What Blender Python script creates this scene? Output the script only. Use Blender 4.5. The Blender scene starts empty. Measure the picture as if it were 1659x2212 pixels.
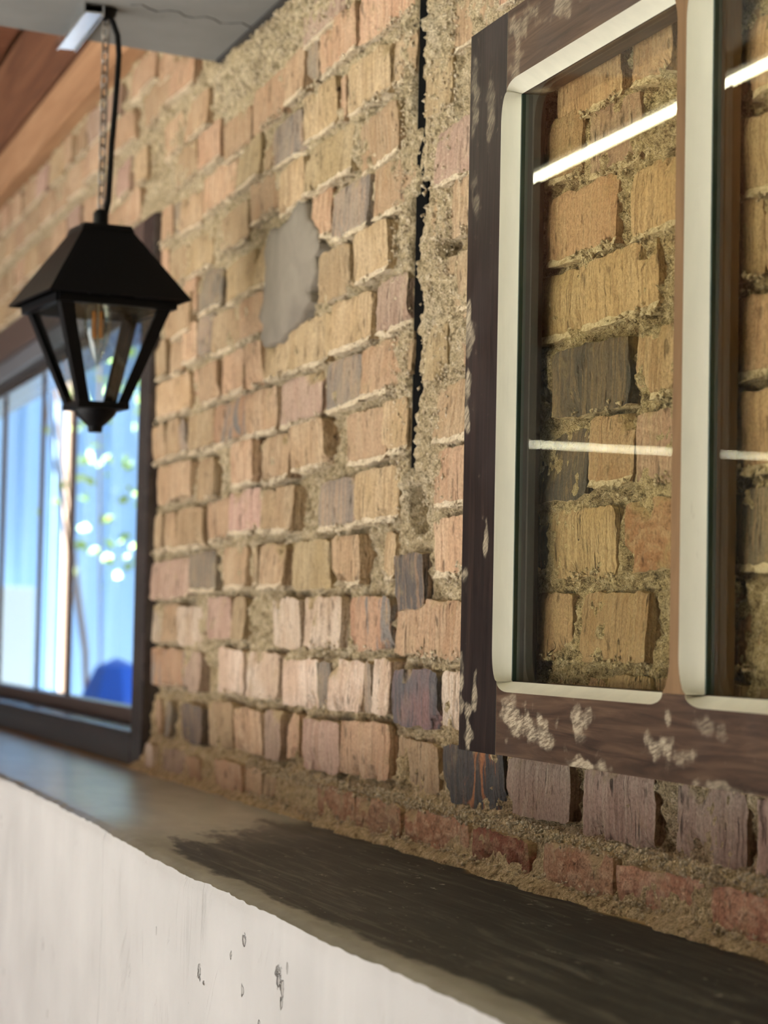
import bpy, bmesh, math, random
import numpy as np
from mathutils import Matrix, Vector, noise as mnoise

sc = bpy.context.scene
col = sc.collection
rng = np.random.default_rng(7)
random.seed(7)

# ------------------------------------------------------------------ camera
cam_d = bpy.data.cameras.new('camera')
cam = bpy.data.objects.new('camera', cam_d)
col.objects.link(cam)
cam_d.sensor_fit = 'VERTICAL'
cam_d.sensor_height = 36.0
cam_d.lens = 4920.0 / 2212.0 * 36.0
cam.matrix_world = Matrix(((0.31380, 0.04403, 0.94847, 0.0),
                           (0.94929, -0.03553, -0.31237, -0.92),
                           (0.01995, 0.99840, -0.05294, 0.0),
                           (0, 0, 0, 1)))
cam_d.clip_start = 0.05
cam_d.clip_end = 200
cam_d.dof.use_dof = True
cam_d.dof.focus_distance = 2.36
cam_d.dof.aperture_fstop = 6.6
sc.camera = cam

# ------------------------------------------------------------------ sky, sun, exposure
w = bpy.data.worlds.new('sky')
sc.world = w
w.use_nodes = True
bg = w.node_tree.nodes['Background']
bg.inputs[0].default_value = (0.44, 0.70, 1.0, 1)
bg.inputs[1].default_value = 1.75
sun_d = bpy.data.lights.new('sun', 'SUN')
sun_d.energy = 85.0
sun_d.angle = 0.0095
sun_d.color = (0.97, 0.98, 1.0)
sun = bpy.data.objects.new('sun', sun_d)
col.objects.link(sun)
sun.rotation_euler = Vector((0.22, 0.80, -0.56)).to_track_quat('-Z', 'Y').to_euler()
sun.location = (-6, -9, 6)
# added area lamp boosting daylight from the unseen opening opposite the brick wall
fill_d = bpy.data.lights.new('opening_fill_lamp', 'AREA')
fill_d.shape = 'RECTANGLE'
fill_d.size = 4.6
fill_d.size_y = 2.5
fill_d.energy = 6.0
fill_d.color = (0.94, 0.97, 1.0)
fill = bpy.data.objects.new('opening_fill_lamp', fill_d)
col.objects.link(fill)
fill.location = (-4.1, -5.95, -0.1)
fill.rotation_euler = Vector((0, 1, 0)).to_track_quat('-Z', 'Z').to_euler()

sc.view_settings.view_transform = 'Standard'
sc.view_settings.look = 'None'
sc.view_settings.exposure = -0.50
sc.view_settings.gamma = 1.0
sc.view_settings.use_curve_mapping = False
sc.cycles.use_denoising = True
sc.cycles.max_bounces = 5
sc.cycles.diffuse_bounces = 3
sc.cycles.glossy_bounces = 3
sc.cycles.transparent_max_bounces = 10
sc.cycles.use_adaptive_sampling = True
sc.cycles.adaptive_threshold = 0.07
sc.cycles.sample_clamp_indirect = 6.0
sc.cycles.caustics_reflective = False
sc.cycles.caustics_refractive = False

# ------------------------------------------------------------------ helpers
def lin(r, g, b):
    f = lambda c: (c / 255 / 12.92) if c / 255 <= 0.04045 else ((c / 255 + 0.055) / 1.055) ** 2.4
    return (f(r), f(g), f(b), 1.0)

class NT:
    """small node-tree builder"""
    def __init__(self, name):
        self.m = bpy.data.materials.new(name)
        self.m.use_nodes = True
        self.t = self.m.node_tree
        self.b = self.t.nodes['Principled BSDF']
        self.out = self.t.nodes['Material Output']
        g = self.t.nodes.new('ShaderNodeNewGeometry')
        self.pos = g.outputs['Position']
    def n(self, typ, ins=None, **kw):
        nd = self.t.nodes.new(typ)
        for k, v in kw.items():
            setattr(nd, k, v)
        for k, v in (ins or {}).items():
            self.set(nd.inputs[k], v)
        return nd
    def set(self, sock, v):
        if isinstance(v, bpy.types.NodeSocket):
            self.t.links.new(v, sock)
        else:
            sock.default_value = v
    def scaled(self, s, src=None):
        return self.n('ShaderNodeVectorMath', {0: src or self.pos, 1: s}, operation='MULTIPLY').outputs[0]
    def noise(self, scale=1.0, s=(1, 1, 1), detail=4.0, rough=0.55, dist=0.0, src=None):
        v = self.scaled(s, src)
        return self.n('ShaderNodeTexNoise', {'Vector': v, 'Scale': scale, 'Detail': detail, 'Roughness': rough, 'Distortion': dist}).outputs[0]
    def math(self, op, a, b=0.0, c=0.0, clamp=False):
        nd = self.n('ShaderNodeMath', {0: a, 1: b, 2: c}, operation=op)
        nd.use_clamp = clamp
        return nd.outputs[0]
    def step(self, a, lo, hi):
        nd = self.n('ShaderNodeMapRange', {0: a, 1: lo, 2: hi, 3: 0.0, 4: 1.0}, interpolation_type='SMOOTHSTEP')
        return nd.outputs[0]
    def mix(self, f, a, b, blend='MIX'):
        nd = self.n('ShaderNodeMix', data_type='RGBA', blend_type=blend)
        self.set(nd.inputs[0], f)
        self.set(nd.inputs[6], a)
        self.set(nd.inputs[7], b)
        return nd.outputs[2]
    def ramp(self, f, stops, interp='LINEAR'):
        nd = self.n('ShaderNodeValToRGB', {0: f})
        cr = nd.color_ramp
        cr.interpolation = interp
        while len(cr.elements) < len(stops):
            cr.elements.new(0.5)
        for e, (p, c) in zip(cr.elements, stops):
            e.position = p
            e.color = c
        return nd.outputs[0]
    def bump(self, h, strength=0.5, dist=0.002, prev=None):
        nd = self.n('ShaderNodeBump', {'Height': h, 'Strength': strength, 'Distance': dist})
        if prev is not None:
            self.set(nd.inputs['Normal'], prev)
        return nd.outputs[0]
    def done(self, color, rough=0.8, normal=None, spec=0.5, metal=0.0):
        self.set(self.b.inputs['Base Color'], color)
        self.set(self.b.inputs['Roughness'], rough)
        self.set(self.b.inputs['Specular IOR Level'], spec)
        self.set(self.b.inputs['Metallic'], metal)
        if normal is not None:
            self.set(self.b.inputs['Normal'], normal)
        return self.m
    def xyz(self):
        s = self.n('ShaderNodeSeparateXYZ', {0: self.pos})
        return s.outputs

def simple(name, c, rough=0.6, metal=0.0, spec=0.5):
    return NT(name).done(c, rough, None, spec, metal)

def tag(o, label=None, cat=None, group=None, kind=None):
    if label: o['label'] = label
    if cat: o['category'] = cat
    if group: o['group'] = group
    if kind: o['kind'] = kind
    return o

def obj(name, me, mat, parent=None, loc=(0, 0, 0)):
    o = bpy.data.objects.new(name, me)
    col.objects.link(o)
    if mat is not None and len(me.materials) == 0:
        me.materials.append(mat)
    o.location = loc
    if parent is not None:
        o.parent = parent
    return o

def empty(name, loc=(0, 0, 0), rz=0.0):
    o = bpy.data.objects.new(name, None)
    col.objects.link(o)
    o.empty_display_size = 0.05
    o.location = loc
    o.rotation_euler = (0, 0, rz)
    return o

def mesh(name, verts, faces, smooth=False, sharp=None):
    me = bpy.data.meshes.new(name)
    me.from_pydata([tuple(map(float, v)) for v in verts], [], faces)
    me.update()
    if smooth:
        me.polygons.foreach_set('use_smooth', [True] * len(me.polygons))
        if sharp:
            me.set_sharp_from_angle(angle=math.radians(sharp))
    return me

class MB:
    """collects boxes, tubes and lathes of ONE part"""
    def __init__(self):
        self.bm = bmesh.new()
    def box(self, x0, x1, y0, y1, z0, z1, mtx=None):
        vs = [self.bm.verts.new((x, y, z)) for x in (x0, x1) for y in (y0, y1) for z in (z0, z1)]
        for f in ((0, 1, 3, 2), (4, 6, 7, 5), (0, 4, 5, 1), (2, 3, 7, 6), (0, 2, 6, 4), (1, 5, 7, 3)):
            self.bm.faces.new([vs[i] for i in f])
        if mtx is not None:
            for v in vs:
                v.co = mtx @ v.co
        return self
    def poly_prism(self, bottom, top):
        b = [self.bm.verts.new(p) for p in bottom]
        t = [self.bm.verts.new(p) for p in top]
        n = len(b)
        self.bm.faces.new(list(reversed(b)))
        self.bm.faces.new(t)
        for i in range(n):
            self.bm.faces.new((b[i], b[(i + 1) % n], t[(i + 1) % n], t[i]))
        return self
    def lathe(self, prof, n=20, c=(0, 0, 0)):
        rings = []
        for r, z in prof:
            if r < 1e-6:
                rings.append([self.bm.verts.new((c[0], c[1], c[2] + z))])
            else:
                rings.append([self.bm.verts.new((c[0] + r * math.cos(2 * math.pi * i / n), c[1] + r * math.sin(2 * math.pi * i / n), c[2] + z)) for i in range(n)])
        for a, b in zip(rings[:-1], rings[1:]):
            for i in range(n):
                j = (i + 1) % n
                if len(a) == 1 and len(b) == 1: continue
                if len(a) == 1: self.bm.faces.new((a[0], b[i], b[j]))
                elif len(b) == 1: self.bm.faces.new((a[i], a[j], b[0]))
                else: self.bm.faces.new((a[i], a[j], b[j], b[i]))
        return self
    def tube(self, pts, r, n=8, closed=False):
        pts = [Vector(p) for p in pts]
        m = len(pts)
        rings = []
        ref = Vector((0.3, 0.9, 0.2)).normalized()
        for i, p in enumerate(pts):
            if closed:
                d = pts[(i + 1) % m] - pts[i - 1]
            else:
                d = pts[min(i + 1, m - 1)] - pts[max(i - 1, 0)]
            d.normalize()
            a = d.cross(ref)
            if a.length < 0.05:
                a = d.cross(Vector((1, 0, 0)))
            a.normalize()
            b = d.cross(a)
            rings.append([self.bm.verts.new(p + r * (math.cos(2 * math.pi * k / n) * a + math.sin(2 * math.pi * k / n) * b)) for k in range(n)])
        rng_ = range(m) if closed else range(m - 1)
        for i in rng_:
            A, B = rings[i], rings[(i + 1) % m]
            for k in range(n):
                self.bm.faces.new((A[k], A[(k + 1) % n], B[(k + 1) % n], B[k]))
        if not closed:
            self.bm.faces.new(list(reversed(rings[0])))
            self.bm.faces.new(rings[-1])
        return self
    def build(self, name, mat, parent=None, smooth=False, bevel=0.0, sharp=40, loc=(0, 0, 0)):
        if bevel > 0:
            bmesh.ops.bevel(self.bm, geom=list(self.bm.edges), offset=bevel, segments=2, affect='EDGES', profile=0.6)
        bmesh.ops.recalc_face_normals(self.bm, faces=self.bm.faces)
        me = bpy.data.meshes.new(name)
        self.bm.to_mesh(me)
        self.bm.free()
        if smooth:
            me.polygons.foreach_set('use_smooth', [True] * len(me.polygons))
            me.set_sharp_from_angle(angle=math.radians(sharp))
        return obj(name, me, mat, parent, loc)

def vnoise(X, Z, scale, seed):
    """smooth 2-d value noise in numpy, -1..1"""
    g = np.random.default_rng(seed).uniform(-1, 1, (257, 257))
    x = np.mod(X * scale + 1000.37, 256); z = np.mod(Z * scale + 1000.71, 256)
    i = np.floor(x).astype(int); j = np.floor(z).astype(int)
    fx = x - i; fz = z - j
    fx = fx * fx * (3 - 2 * fx); fz = fz * fz * (3 - 2 * fz)
    i1 = (i + 1) % 256; j1 = (j + 1) % 256
    return (g[i, j] * (1 - fx) + g[i1, j] * fx) * (1 - fz) + (g[i, j1] * (1 - fx) + g[i1, j1] * fx) * fz

def fbm(X, Z, scale, seed, octs=4, gain=0.5):
    a, s, out = 1.0, 0.0, 0
    for k in range(octs):
        out = out + a * vnoise(X, Z, scale * 2.03 ** k, seed + k)
        s += a
        a *= gain
    return out / s

def sstep(x, a, b):
    t = np.clip((x - a) / (b - a), 0, 1)
    return t * t * (3 - 2 * t)

def grid_mesh(name, P, keep=None):
    """P: (n, m, 3) array of points -> mesh of quads"""
    n, m = P.shape[:2]
    idx = np.arange(n * m).reshape(n, m)
    q = np.stack([idx[:-1, :-1], idx[1:, :-1], idx[1:, 1:], idx[:-1, 1:]], -1)
    if keep is not None:
        q = q[keep]
    q = q.reshape(-1, 4)
    me = bpy.data.meshes.new(name)
    me.vertices.add(n * m)
    me.vertices.foreach_set('co', P.reshape(-1).astype(np.float32))
    me.loops.add(q.size)
    me.loops.foreach_set('vertex_index', q.reshape(-1).astype(np.int32))
    me.polygons.add(len(q))
    me.polygons.foreach_set('loop_start', np.arange(0, q.size, 4, dtype=np.int32))
    me.polygons.foreach_set('loop_total', np.full(len(q), 4, dtype=np.int32))
    me.update(calc_edges=True)
    me.validate()
    me.polygons.foreach_set('use_smooth', np.ones(len(me.polygons), dtype=bool))
    return me

# ------------------------------------------------------------------ materials
SAND = lin(172, 150, 112)

def brick_mat(name, c1, c2, c3, stripes=None, dust=0.35, wire=True):
    t = NT(name)
    big = t.noise(9.0, detail=2.0)
    streak = t.noise(1.0, s=(130, 130, 9) if wire else (60, 60, 85), detail=2.0, rough=0.65)
    fine = t.noise(260.0, detail=2.0, rough=0.65)
    c = t.mix(t.step(big, 0.40, 0.62), c1, c2)
    c = t.mix(t.math('MULTIPLY', t.step(streak, 0.46, 0.64), 0.8), c, c3)
    c = t.mix(t.math('MULTIPLY', t.step(streak, 0.42, 0.30), 0.35), c, lin(96, 72, 50))
    if stripes:
        band = t.noise(1.0, s=(19, 19, 4.0), detail=4.0, rough=0.6, dist=0.9)
        c = t.mix(t.step(band, 0.52, 0.57), c, stripes)
    # vertical drag cracks from the old wire cut
    cn = t.noise(1.0, s=(46, 46, 1.4), detail=2.0, rough=0.6, dist=0.5)
    crk = t.step(t.math('ABSOLUTE', t.math('SUBTRACT', cn, 0.5)), 0.011, 0.003)
    crk = t.math('MULTIPLY', crk, t.step(t.noise(15.0, detail=2.0), 0.54, 0.62) if wire else 0.0)
    c = t.mix(t.math('MULTIPLY', crk, 0.8), c, lin(58, 44, 34))
    rnd = t.n('ShaderNodeObjectInfo').outputs['Random']
    k = t.math('MULTIPLY_ADD', rnd, 0.32, 0.75)
    hsv = t.n('ShaderNodeHueSaturation', {'Hue': t.math('MULTIPLY_ADD', rnd, -0.016, 0.500), 'Saturation': 0.94, 'Value': k, 'Color': c})
    c = hsv.outputs[0]
    dn = t.noise(26.0, detail=3.0, rough=0.65)
    c = t.mix(t.math('MULTIPLY', t.step(dn, 0.52, 0.72), dust), c, SAND)
    pit = t.noise(75.0, s=(1, 1, 0.5), detail=1.0)
    c = t.mix(t.math('MULTIPLY', t.step(pit, 0.66, 0.74), 0.55), c, lin(70, 55, 42))
    c = t.mix(t.math('MULTIPLY', t.step(fine, 0.40, 0.66), 0.5), c, t.mix(0.55, c, (0.05, 0.035, 0.02, 1)))
    nz = t.n('ShaderNodeSeparateXYZ', {0: t.n('ShaderNodeNewGeometry').outputs['Normal']}).outputs[2]
    c = t.mix(t.math('MULTIPLY', t.step(t.math('MULTIPLY_ADD', dn, 0.6, nz), 0.45, 0.75), 0.85), c, SAND)
    n1 = t.bump(streak, 0.9, 0.006)
    n2 = t.bump(fine, 0.8, 0.003, n1)
    n2 = t.bump(t.math('MULTIPLY', crk, -1.0), 0.9, 0.006, n2)
    n3 = t.bump(t.math('MULTIPLY', t.step(pit, 0.62, 0.74), -1.0), 0.6, 0.004, n2)
    return t.done(c, 0.88, n3, 0.25)

BM = {
    't': brick_mat('brick_tan', lin(204, 178, 138), lin(194, 164, 122), lin(166, 136, 98)),
    'y': brick_mat('brick_yellow', lin(204, 180, 136), lin(194, 168, 120), lin(168, 142, 100)),
    'o': brick_mat('brick_orange', lin(194, 162, 124), lin(184, 148, 108), lin(200, 172, 134)),
    'p': brick_mat('brick_pink', lin(192, 162, 138), lin(182, 150, 126), lin(204, 178, 150)),
    'r': brick_mat('brick_red', lin(188, 146, 108), lin(176, 128, 90), lin(206, 172, 134), dust=0.85, wire=False),
    'R': brick_mat('brick_dark_red', lin(160, 98, 70), lin(146, 86, 60), lin(184, 136, 104), dust=0.6, wire=False),
    'w': brick_mat('brick_pale', lin(222, 204, 178), lin(206, 182, 152), lin(186, 160, 130)),
    'g': brick_mat('brick_grey', lin(158, 144, 122), lin(138, 128, 114), lin(178, 152, 120)),
    'd': brick_mat('brick_charcoal', lin(92, 88, 84), lin(122, 108, 92), lin(150, 126, 96)),
    'D': brick_mat('brick_burnt_purple', lin(104, 98, 98), lin(140, 110, 102), lin(84, 82, 84), dust=0.15),
    's': brick_mat('brick_striped', lin(192, 158, 122), lin(182, 142, 106), lin(172, 134, 98), stripes=lin(140, 132, 122)),
    'S': brick_mat('brick_dark_striped', lin(86, 84, 82), lin(78, 76, 78), lin(108, 96, 86), stripes=lin(180, 118, 72), dust=0.2),
}

def mortar_material():
    t = NT('mortar_sand')
    n1 = t.noise(14.0, detail=3.0, rough=0.6)
    n2 = t.noise(95.0, detail=4.0, rough=0.78)
    n3 = t.noise(420.0, detail=2.0, rough=0.75)
    c = t.ramp(n1, [(0.30, lin(192, 172, 136)), (0.52, lin(210, 190, 152)), (0.74, lin(206, 190, 160))])
    c = t.mix(t.math('MULTIPLY', t.step(n2, 0.53, 0.61), 0.8), c, lin(240, 224, 192))
    c = t.mix(t.math('MULTIPLY', t.step(n2, 0.47, 0.38), 0.7), c, lin(112, 95, 68))
    c = t.mix(t.math('MULTIPLY', t.step(n3, 0.52, 0.60), 0.4), c, lin(104, 88, 62))
    # sandier, yellower towards the foot of the wall where dust lies
    zz = t.xyz()[2]
    c = t.mix(t.math('MULTIPLY', t.step(zz, 0.0, -0.18), 0.22), c, t.mix(1.0, c, lin(250, 214, 150), 'MULTIPLY'))
    b = t.bump(n2, 1.0, 0.010)
    b = t.bump(n3, 0.9, 0.004, b)
    return t.done(c, 0.95, b, 0.15)
M_MORTAR = mortar_material()

def lit_crust_material():  # mortar residue, whitened to paint the brightly lit lower lips of the bricks
    t = NT('lit_lip_mortar_crust')
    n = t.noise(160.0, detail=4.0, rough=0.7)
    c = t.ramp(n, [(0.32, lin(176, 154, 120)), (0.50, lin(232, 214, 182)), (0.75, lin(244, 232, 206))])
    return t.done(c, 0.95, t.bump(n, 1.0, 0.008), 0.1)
M_LIT_CRUST = lit_crust_material()

def cement_patch_mat():
    t = NT('grey_cement')
    n = t.noise(10.0, detail=4.0, dist=1.2)
    s = t.noise(1.0, s=(60, 60, 14), detail=3.0, dist=1.0)
    c = t.ramp(n, [(0.3, lin(118, 109, 97)), (0.7, lin(138, 129, 115))])
    b = t.bump(s, 0.35, 0.004)
    b = t.bump(t.noise(300.0, detail=2), 0.2, 0.001, b)
    return t.done(c, 0.8, b, 0.3)
M_PATCH = cement_patch_mat()

def slab_mat():
    t = NT('grey_slab')
    n = t.noise(5.0, detail=5.0)
    n2 = t.noise(60.0, detail=4.0)
    c = t.ramp(n, [(0.3, lin(112, 112, 110)), (0.7, lin(130, 130, 128))])
    c = t.mix(t.math('MULTIPLY', t.step(n2, 0.62, 0.75), 0.4), c, lin(110, 110, 108))
    return t.done(c, 0.85, t.bump(n2, 0.25, 0.002), 0.2)
M_SLAB = slab_mat()

def wood_mat(name, c1, c2, c3, axis='x', rough=0.6, bump=0.3, scale=1.0, spec=0.4):
    t = NT(name)
    s = {'x': (3, 40, 40), 'y': (40, 3, 40), 'z': (40, 40, 3)}[axis]
    s = tuple(v * scale for v in s)
    g = t.noise(1.0, s=s, detail=5.0, rough=0.6, dist=0.8)
    s2 = tuple(v * 5 for v in s)
    f = t.noise(1.0, s=s2, detail=3.0)
    c = t.ramp(g, [(0.30, c1), (0.52, c2), (0.74, c3)])
    c = t.mix(t.math('MULTIPLY', f, 0.35), c, t.mix(0.5, c, (0.01, 0.008, 0.006, 1)))
    return t.done(c, rough, t.bump(f, bump, 0.001), spec)
M_BEAM = wood_mat('roof_beam_wood', lin(84, 52, 36), lin(118, 78, 54), lin(142, 100, 72), 'x', 0.6, scale=0.45)
M_BEAM2 = wood_mat('tan_plate_wood', lin(148, 108, 76), lin(176, 134, 98), lin(196, 156, 118), 'x', 0.65, scale=0.5)
M_PLANK = wood_mat('ceiling_plank_wood', lin(100, 60, 40), lin(126, 80, 56), lin(146, 98, 70), 'y', 0.5, scale=0.6)

def stained_frame_mat(axis, spots):
    """dark stained timber with sanded-through pale wear marks"""
    t = NT('dark_stained_wood_' + axis)
    s = {'x': (5, 70, 70), 'z': (70, 70, 5)}[axis]
    g = t.noise(1.0, s=s, detail=5.0, rough=0.6, dist=1.6)
    big = t.noise(7.0, detail=3.0)
    c = t.ramp(g, [(0.28, lin(24, 18, 17)), (0.5, lin(36, 27, 25)), (0.75, lin(54, 41, 35))] if axis == 'z' else [(0.28, lin(50, 37, 29)), (0.5, lin(76, 58, 46)), (0.75, lin(104, 82, 64))])
    c = t.mix(t.math('MULTIPLY', t.step(big, 0.45, 0.65), 0.25), c, lin(70, 62, 61))
    mp = t.n('ShaderNodeMapping', {'Vector': t.pos, 'Rotation': (0, 0.6 if axis == 'z' else 0.25, 0)})
    brush = t.noise(1.0, s=(60, 60, 330), detail=5.0, rough=0.7, src=mp.outputs[0])
    brush2 = t.noise(60.0, detail=4.0)
    warp = t.math('ADD', t.math('MULTIPLY_ADD', t.noise(34.0, detail=2.0), 4.4, -2.2), t.math('MULTIPLY_ADD', brush2, 1.2, -0.6))
    x, y, z = t.xyz()
    acc = None
    for (sx, sz, rx, rz_, k) in spots:
        dx = t.math('DIVIDE', t.math('SUBTRACT', x, sx), rx)
        dz = t.math('DIVIDE', t.math('SUBTRACT', z, sz), rz_)
        d = t.math('SQRT', t.math('ADD', t.math('MULTIPLY', dx, dx), t.math('MULTIPLY', dz, dz)))
        d = t.math('ADD', d, warp)
        m = t.math('MULTIPLY', t.step(d, 1.2, 0.35), k)
        acc = m if acc is None else t.math('MAXIMUM', acc, m)
    dry = t.math('MULTIPLY', t.step(brush2, 0.66, 0.76), 0.18)
    acc = t.math('MAXIMUM', acc, dry)
    acc = t.math('MULTIPLY', acc, t.math('MULTIPLY_ADD', t.step(brush, 0.38, 0.62), 0.75, 0.25))
    c = t.mix(t.math('MULTIPLY', acc, 0.82), c, lin(190, 176, 150))
    r = t.math('MULTIPLY_ADD', acc, 0.2, 0.42)
    return t.done(c, r, t.bump(g, 0.25, 0.001), 0.12)

def paint_mat():
    t = NT('cream_paint')
    n = t.noise(40.0, s=(1, 1, 0.25), detail=4.0)
    n2 = t.noise(1.0, s=(300, 300, 30), detail=2.0)
    c = t.ramp(n, [(0.3, lin(226, 224, 204)), (0.7, lin(238, 235, 214))])
    c = t.mix(t.math('MULTIPLY', t.step(t.noise(30.0, s=(1, 1, 0.3), detail=4.0), 0.70, 0.78), 0.6), c, lin(140, 128, 96))
    return t.done(c, 0.45, t.bump(n2, 0.25, 0.0008), 0.45)
M_PAINT = paint_mat()
M_MULL = wood_mat('bare_brown_wood', lin(106, 80, 54), lin(128, 100, 70), lin(146, 116, 84), 'z', 0.7, spec=0.15)
M_REBATE = simple('dusty_rebate_wood', lin(96, 84, 72), 0.8)

def glass_mat(name, tint=(0.93, 0.97, 0.93, 1), base=0.025, graze=0.5):
    t = NT(name)
    t.t.nodes.remove(t.b)
    tr = t.n('ShaderNodeBsdfTransparent', {0: tint})
    gl = t.n('ShaderNodeBsdfGlossy', {'Color': (1, 1, 1, 1), 'Roughness': 0.0})
    lw = t.n('ShaderNodeLayerWeight', {'Blend': 0.5})
    f5 = t.math('POWER', lw.outputs['Facing'], 5.0)
    f = t.math('MULTIPLY_ADD', f5, graze, base)
    mx = t.n('ShaderNodeMixShader', {0: f, 1: tr.outputs[0], 2: gl.outputs[0]})
    t.t.links.new(mx.outputs[0], t.out.inputs[0])
    return t.m
M_GLASS = glass_mat('clear_glass', (0.95, 0.94, 0.86, 1))
M_LGLASS = glass_mat('lantern_glass', (0.9, 0.92, 0.92, 1), 0.05)
M_BULB = glass_mat('bulb_glass', (0.90, 0.87, 0.74, 1), 0.16, 0.9)
M_WGLASS = glass_mat('window_glass', (0.97, 0.99, 1.0, 1), 0.02, 0.18)
M_GEDGE = simple('green_glass_edge', lin(48, 66, 58), 0.2)

M_BLACK = simple('black_lantern_metal', lin(5, 5, 7), 0.5, 0.0, 0.16)
M_CABLE = simple('black_cable_rubber', lin(6, 6, 7), 0.55, 0.0, 0.15)
M_CHAIN = simple('steel_chain', lin(128, 120, 112), 0.5, 1.0)
M_ALU = simple('brushed_aluminium', lin(225, 228, 232), 0.22, 1.0)
M_FIL = simple('amber_filament', lin(245, 150, 40), 0.5)
M_BRASSW = simple('bulb_stem', lin(220, 214, 190), 0.3)
M_DARKJOINT = NT('dark_joint').done(lin(70, 68, 66), 0.9, None, 0.1)
M_SLOT_SHADE = simple('black_slot_shade', lin(9, 9, 9), 0.9, 0.0, 0.05)  # black colour stands for deep shade in the slot

def winframe_mat():
    t = NT('window_frame_paint')
    n = t.noise(6.0, s=(1, 6, 6), detail=4.0)
    c = t.ramp(n, [(0.3, lin(52, 47, 47)), (0.7, lin(70, 62, 60))])
    return t.done(c, 0.2, None, 0.6)
M_WIN = winframe_mat()
M_WINB = simple('window_sash_brown', lin(92, 76, 70), 0.35)
M_WINSHEEN = simple('window_bead_sheen', lin(112, 114, 120), 0.3)  # lighter grey paints the sheen along the head moulding

PITS = [(-2.372, -0.361, 0.0060), (-2.356, -0.371, 0.0030), (-2.185, -0.306, 0.0050), (-2.065, -0.323, 0.0070), (-2.054, -0.330, 0.0050), (-2.057, -0.347, 0.0040), (-2.051, -0.263, 0.0035), (-1.956, -0.261, 0.0040), (-2.238, -0.326, 0.0030), (-2.598, -0.349, 0.0030), (-2.189, -0.354, 0.0030), (-2.127, -0.376, 0.0030), (-2.035, -0.310, 0.0030)]
def plaster_mat():
    t = NT('white_plaster')
    n = t.noise(3.5, detail=4.0)
    drag = t.noise(1.0, s=(42, 42, 5), detail=5.0, rough=0.6, dist=1.2)
    fine = t.noise(200.0, detail=3.0)
    c = t.ramp(n, [(0.3, lin(184, 183, 180)), (0.7, lin(202, 201, 198))])
    c = t.mix(t.math('MULTIPLY', t.step(t.noise(24.0, s=(1, 1, 0.35), detail=5.0), 0.66, 0.78), 0.35), c, lin(150, 144, 132))
    b = t.bump(drag, 0.10, 0.005)
    scr = t.step(t.math('ABSOLUTE', t.math('SUBTRACT', t.noise(1.0, s=(30, 30, 2.2), detail=3.0, rough=0.6, dist=0.7), 0.5)), 0.012, 0.002)
    mp = t.n('ShaderNodeMapping', {'Vector': t.pos, 'Rotation': (0, -0.45, 0)})
    scr2 = t.step(t.math('ABSOLUTE', t.math('SUBTRACT', t.noise(1.0, s=(34, 34, 2.6), detail=3.0, rough=0.6, dist=0.5, src=mp.outputs[0]), 0.5)), 0.010, 0.002)
    gn = t.noise(6.0, detail=3.0)
    scr = t.math('MULTIPLY', scr, t.step(gn, 0.54, 0.64))
    scr2 = t.math('MULTIPLY', scr2, t.step(gn, 0.42, 0.32))
    scr = t.math('MAXIMUM', scr, scr2)
    b = t.bump(t.math('MULTIPLY', scr, -1.0), 0.55, 0.004, b)
    c = t.mix(t.math('MULTIPLY', scr, 0.06), c, lin(120, 114, 104))
    x, y, z = t.xyz()
    wn = t.math('MULTIPLY_ADD', t.noise(85.0, detail=3.0), 3.4, -1.7)
    hole = None
    for (sx, sz, rr) in PITS:
        dx = t.math('DIVIDE', t.math('SUBTRACT', x, sx), rr * 1.15)
        dz = t.math('DIVIDE', t.math('SUBTRACT', z, sz), rr * 1.5)
        d = t.math('ADD', t.math('SQRT', t.math('ADD', t.math('MULTIPLY', dx, dx), t.math('MULTIPLY', dz, dz))), wn)
        m = t.step(d, 1.0, 0.5)
        hole = m if hole is None else t.math('MAXIMUM', hole, m)
    b = t.bump(t.math('MULTIPLY', hole, -1.0), 1.0, 0.012, b)
    c = t.mix(t.math('MULTIPLY', hole, 0.35), c, lin(112, 104, 92))
    b = t.bump(fine, 0.2, 0.0012, b)
    v = t.n('ShaderNodeTexVoronoi', {'Vector': t.scaled((18, 18, 9)), 'Scale': 1.0, 'Randomness': 1.0})
    pit = t.step(t.math('ADD', v.outputs['Distance'], t.math('MULTIPLY_ADD', t.noise(60.0, detail=3.0), 0.5, -0.2)), 0.16, 0.05)
    gate = t.step(t.noise(2.2, detail=1.0), 0.50, 0.58)
    pit = t.math('MULTIPLY', pit, gate)
    b = t.bump(t.math('MULTIPLY', pit, -1.0), 1.0, 0.01, b)
    c = t.mix(t.math('MULTIPLY', pit, 0.6), c, lin(110, 102, 92))
    return t.done(c, 0.75, b, 0.3)
M_PLASTER = plaster_mat()

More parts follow.
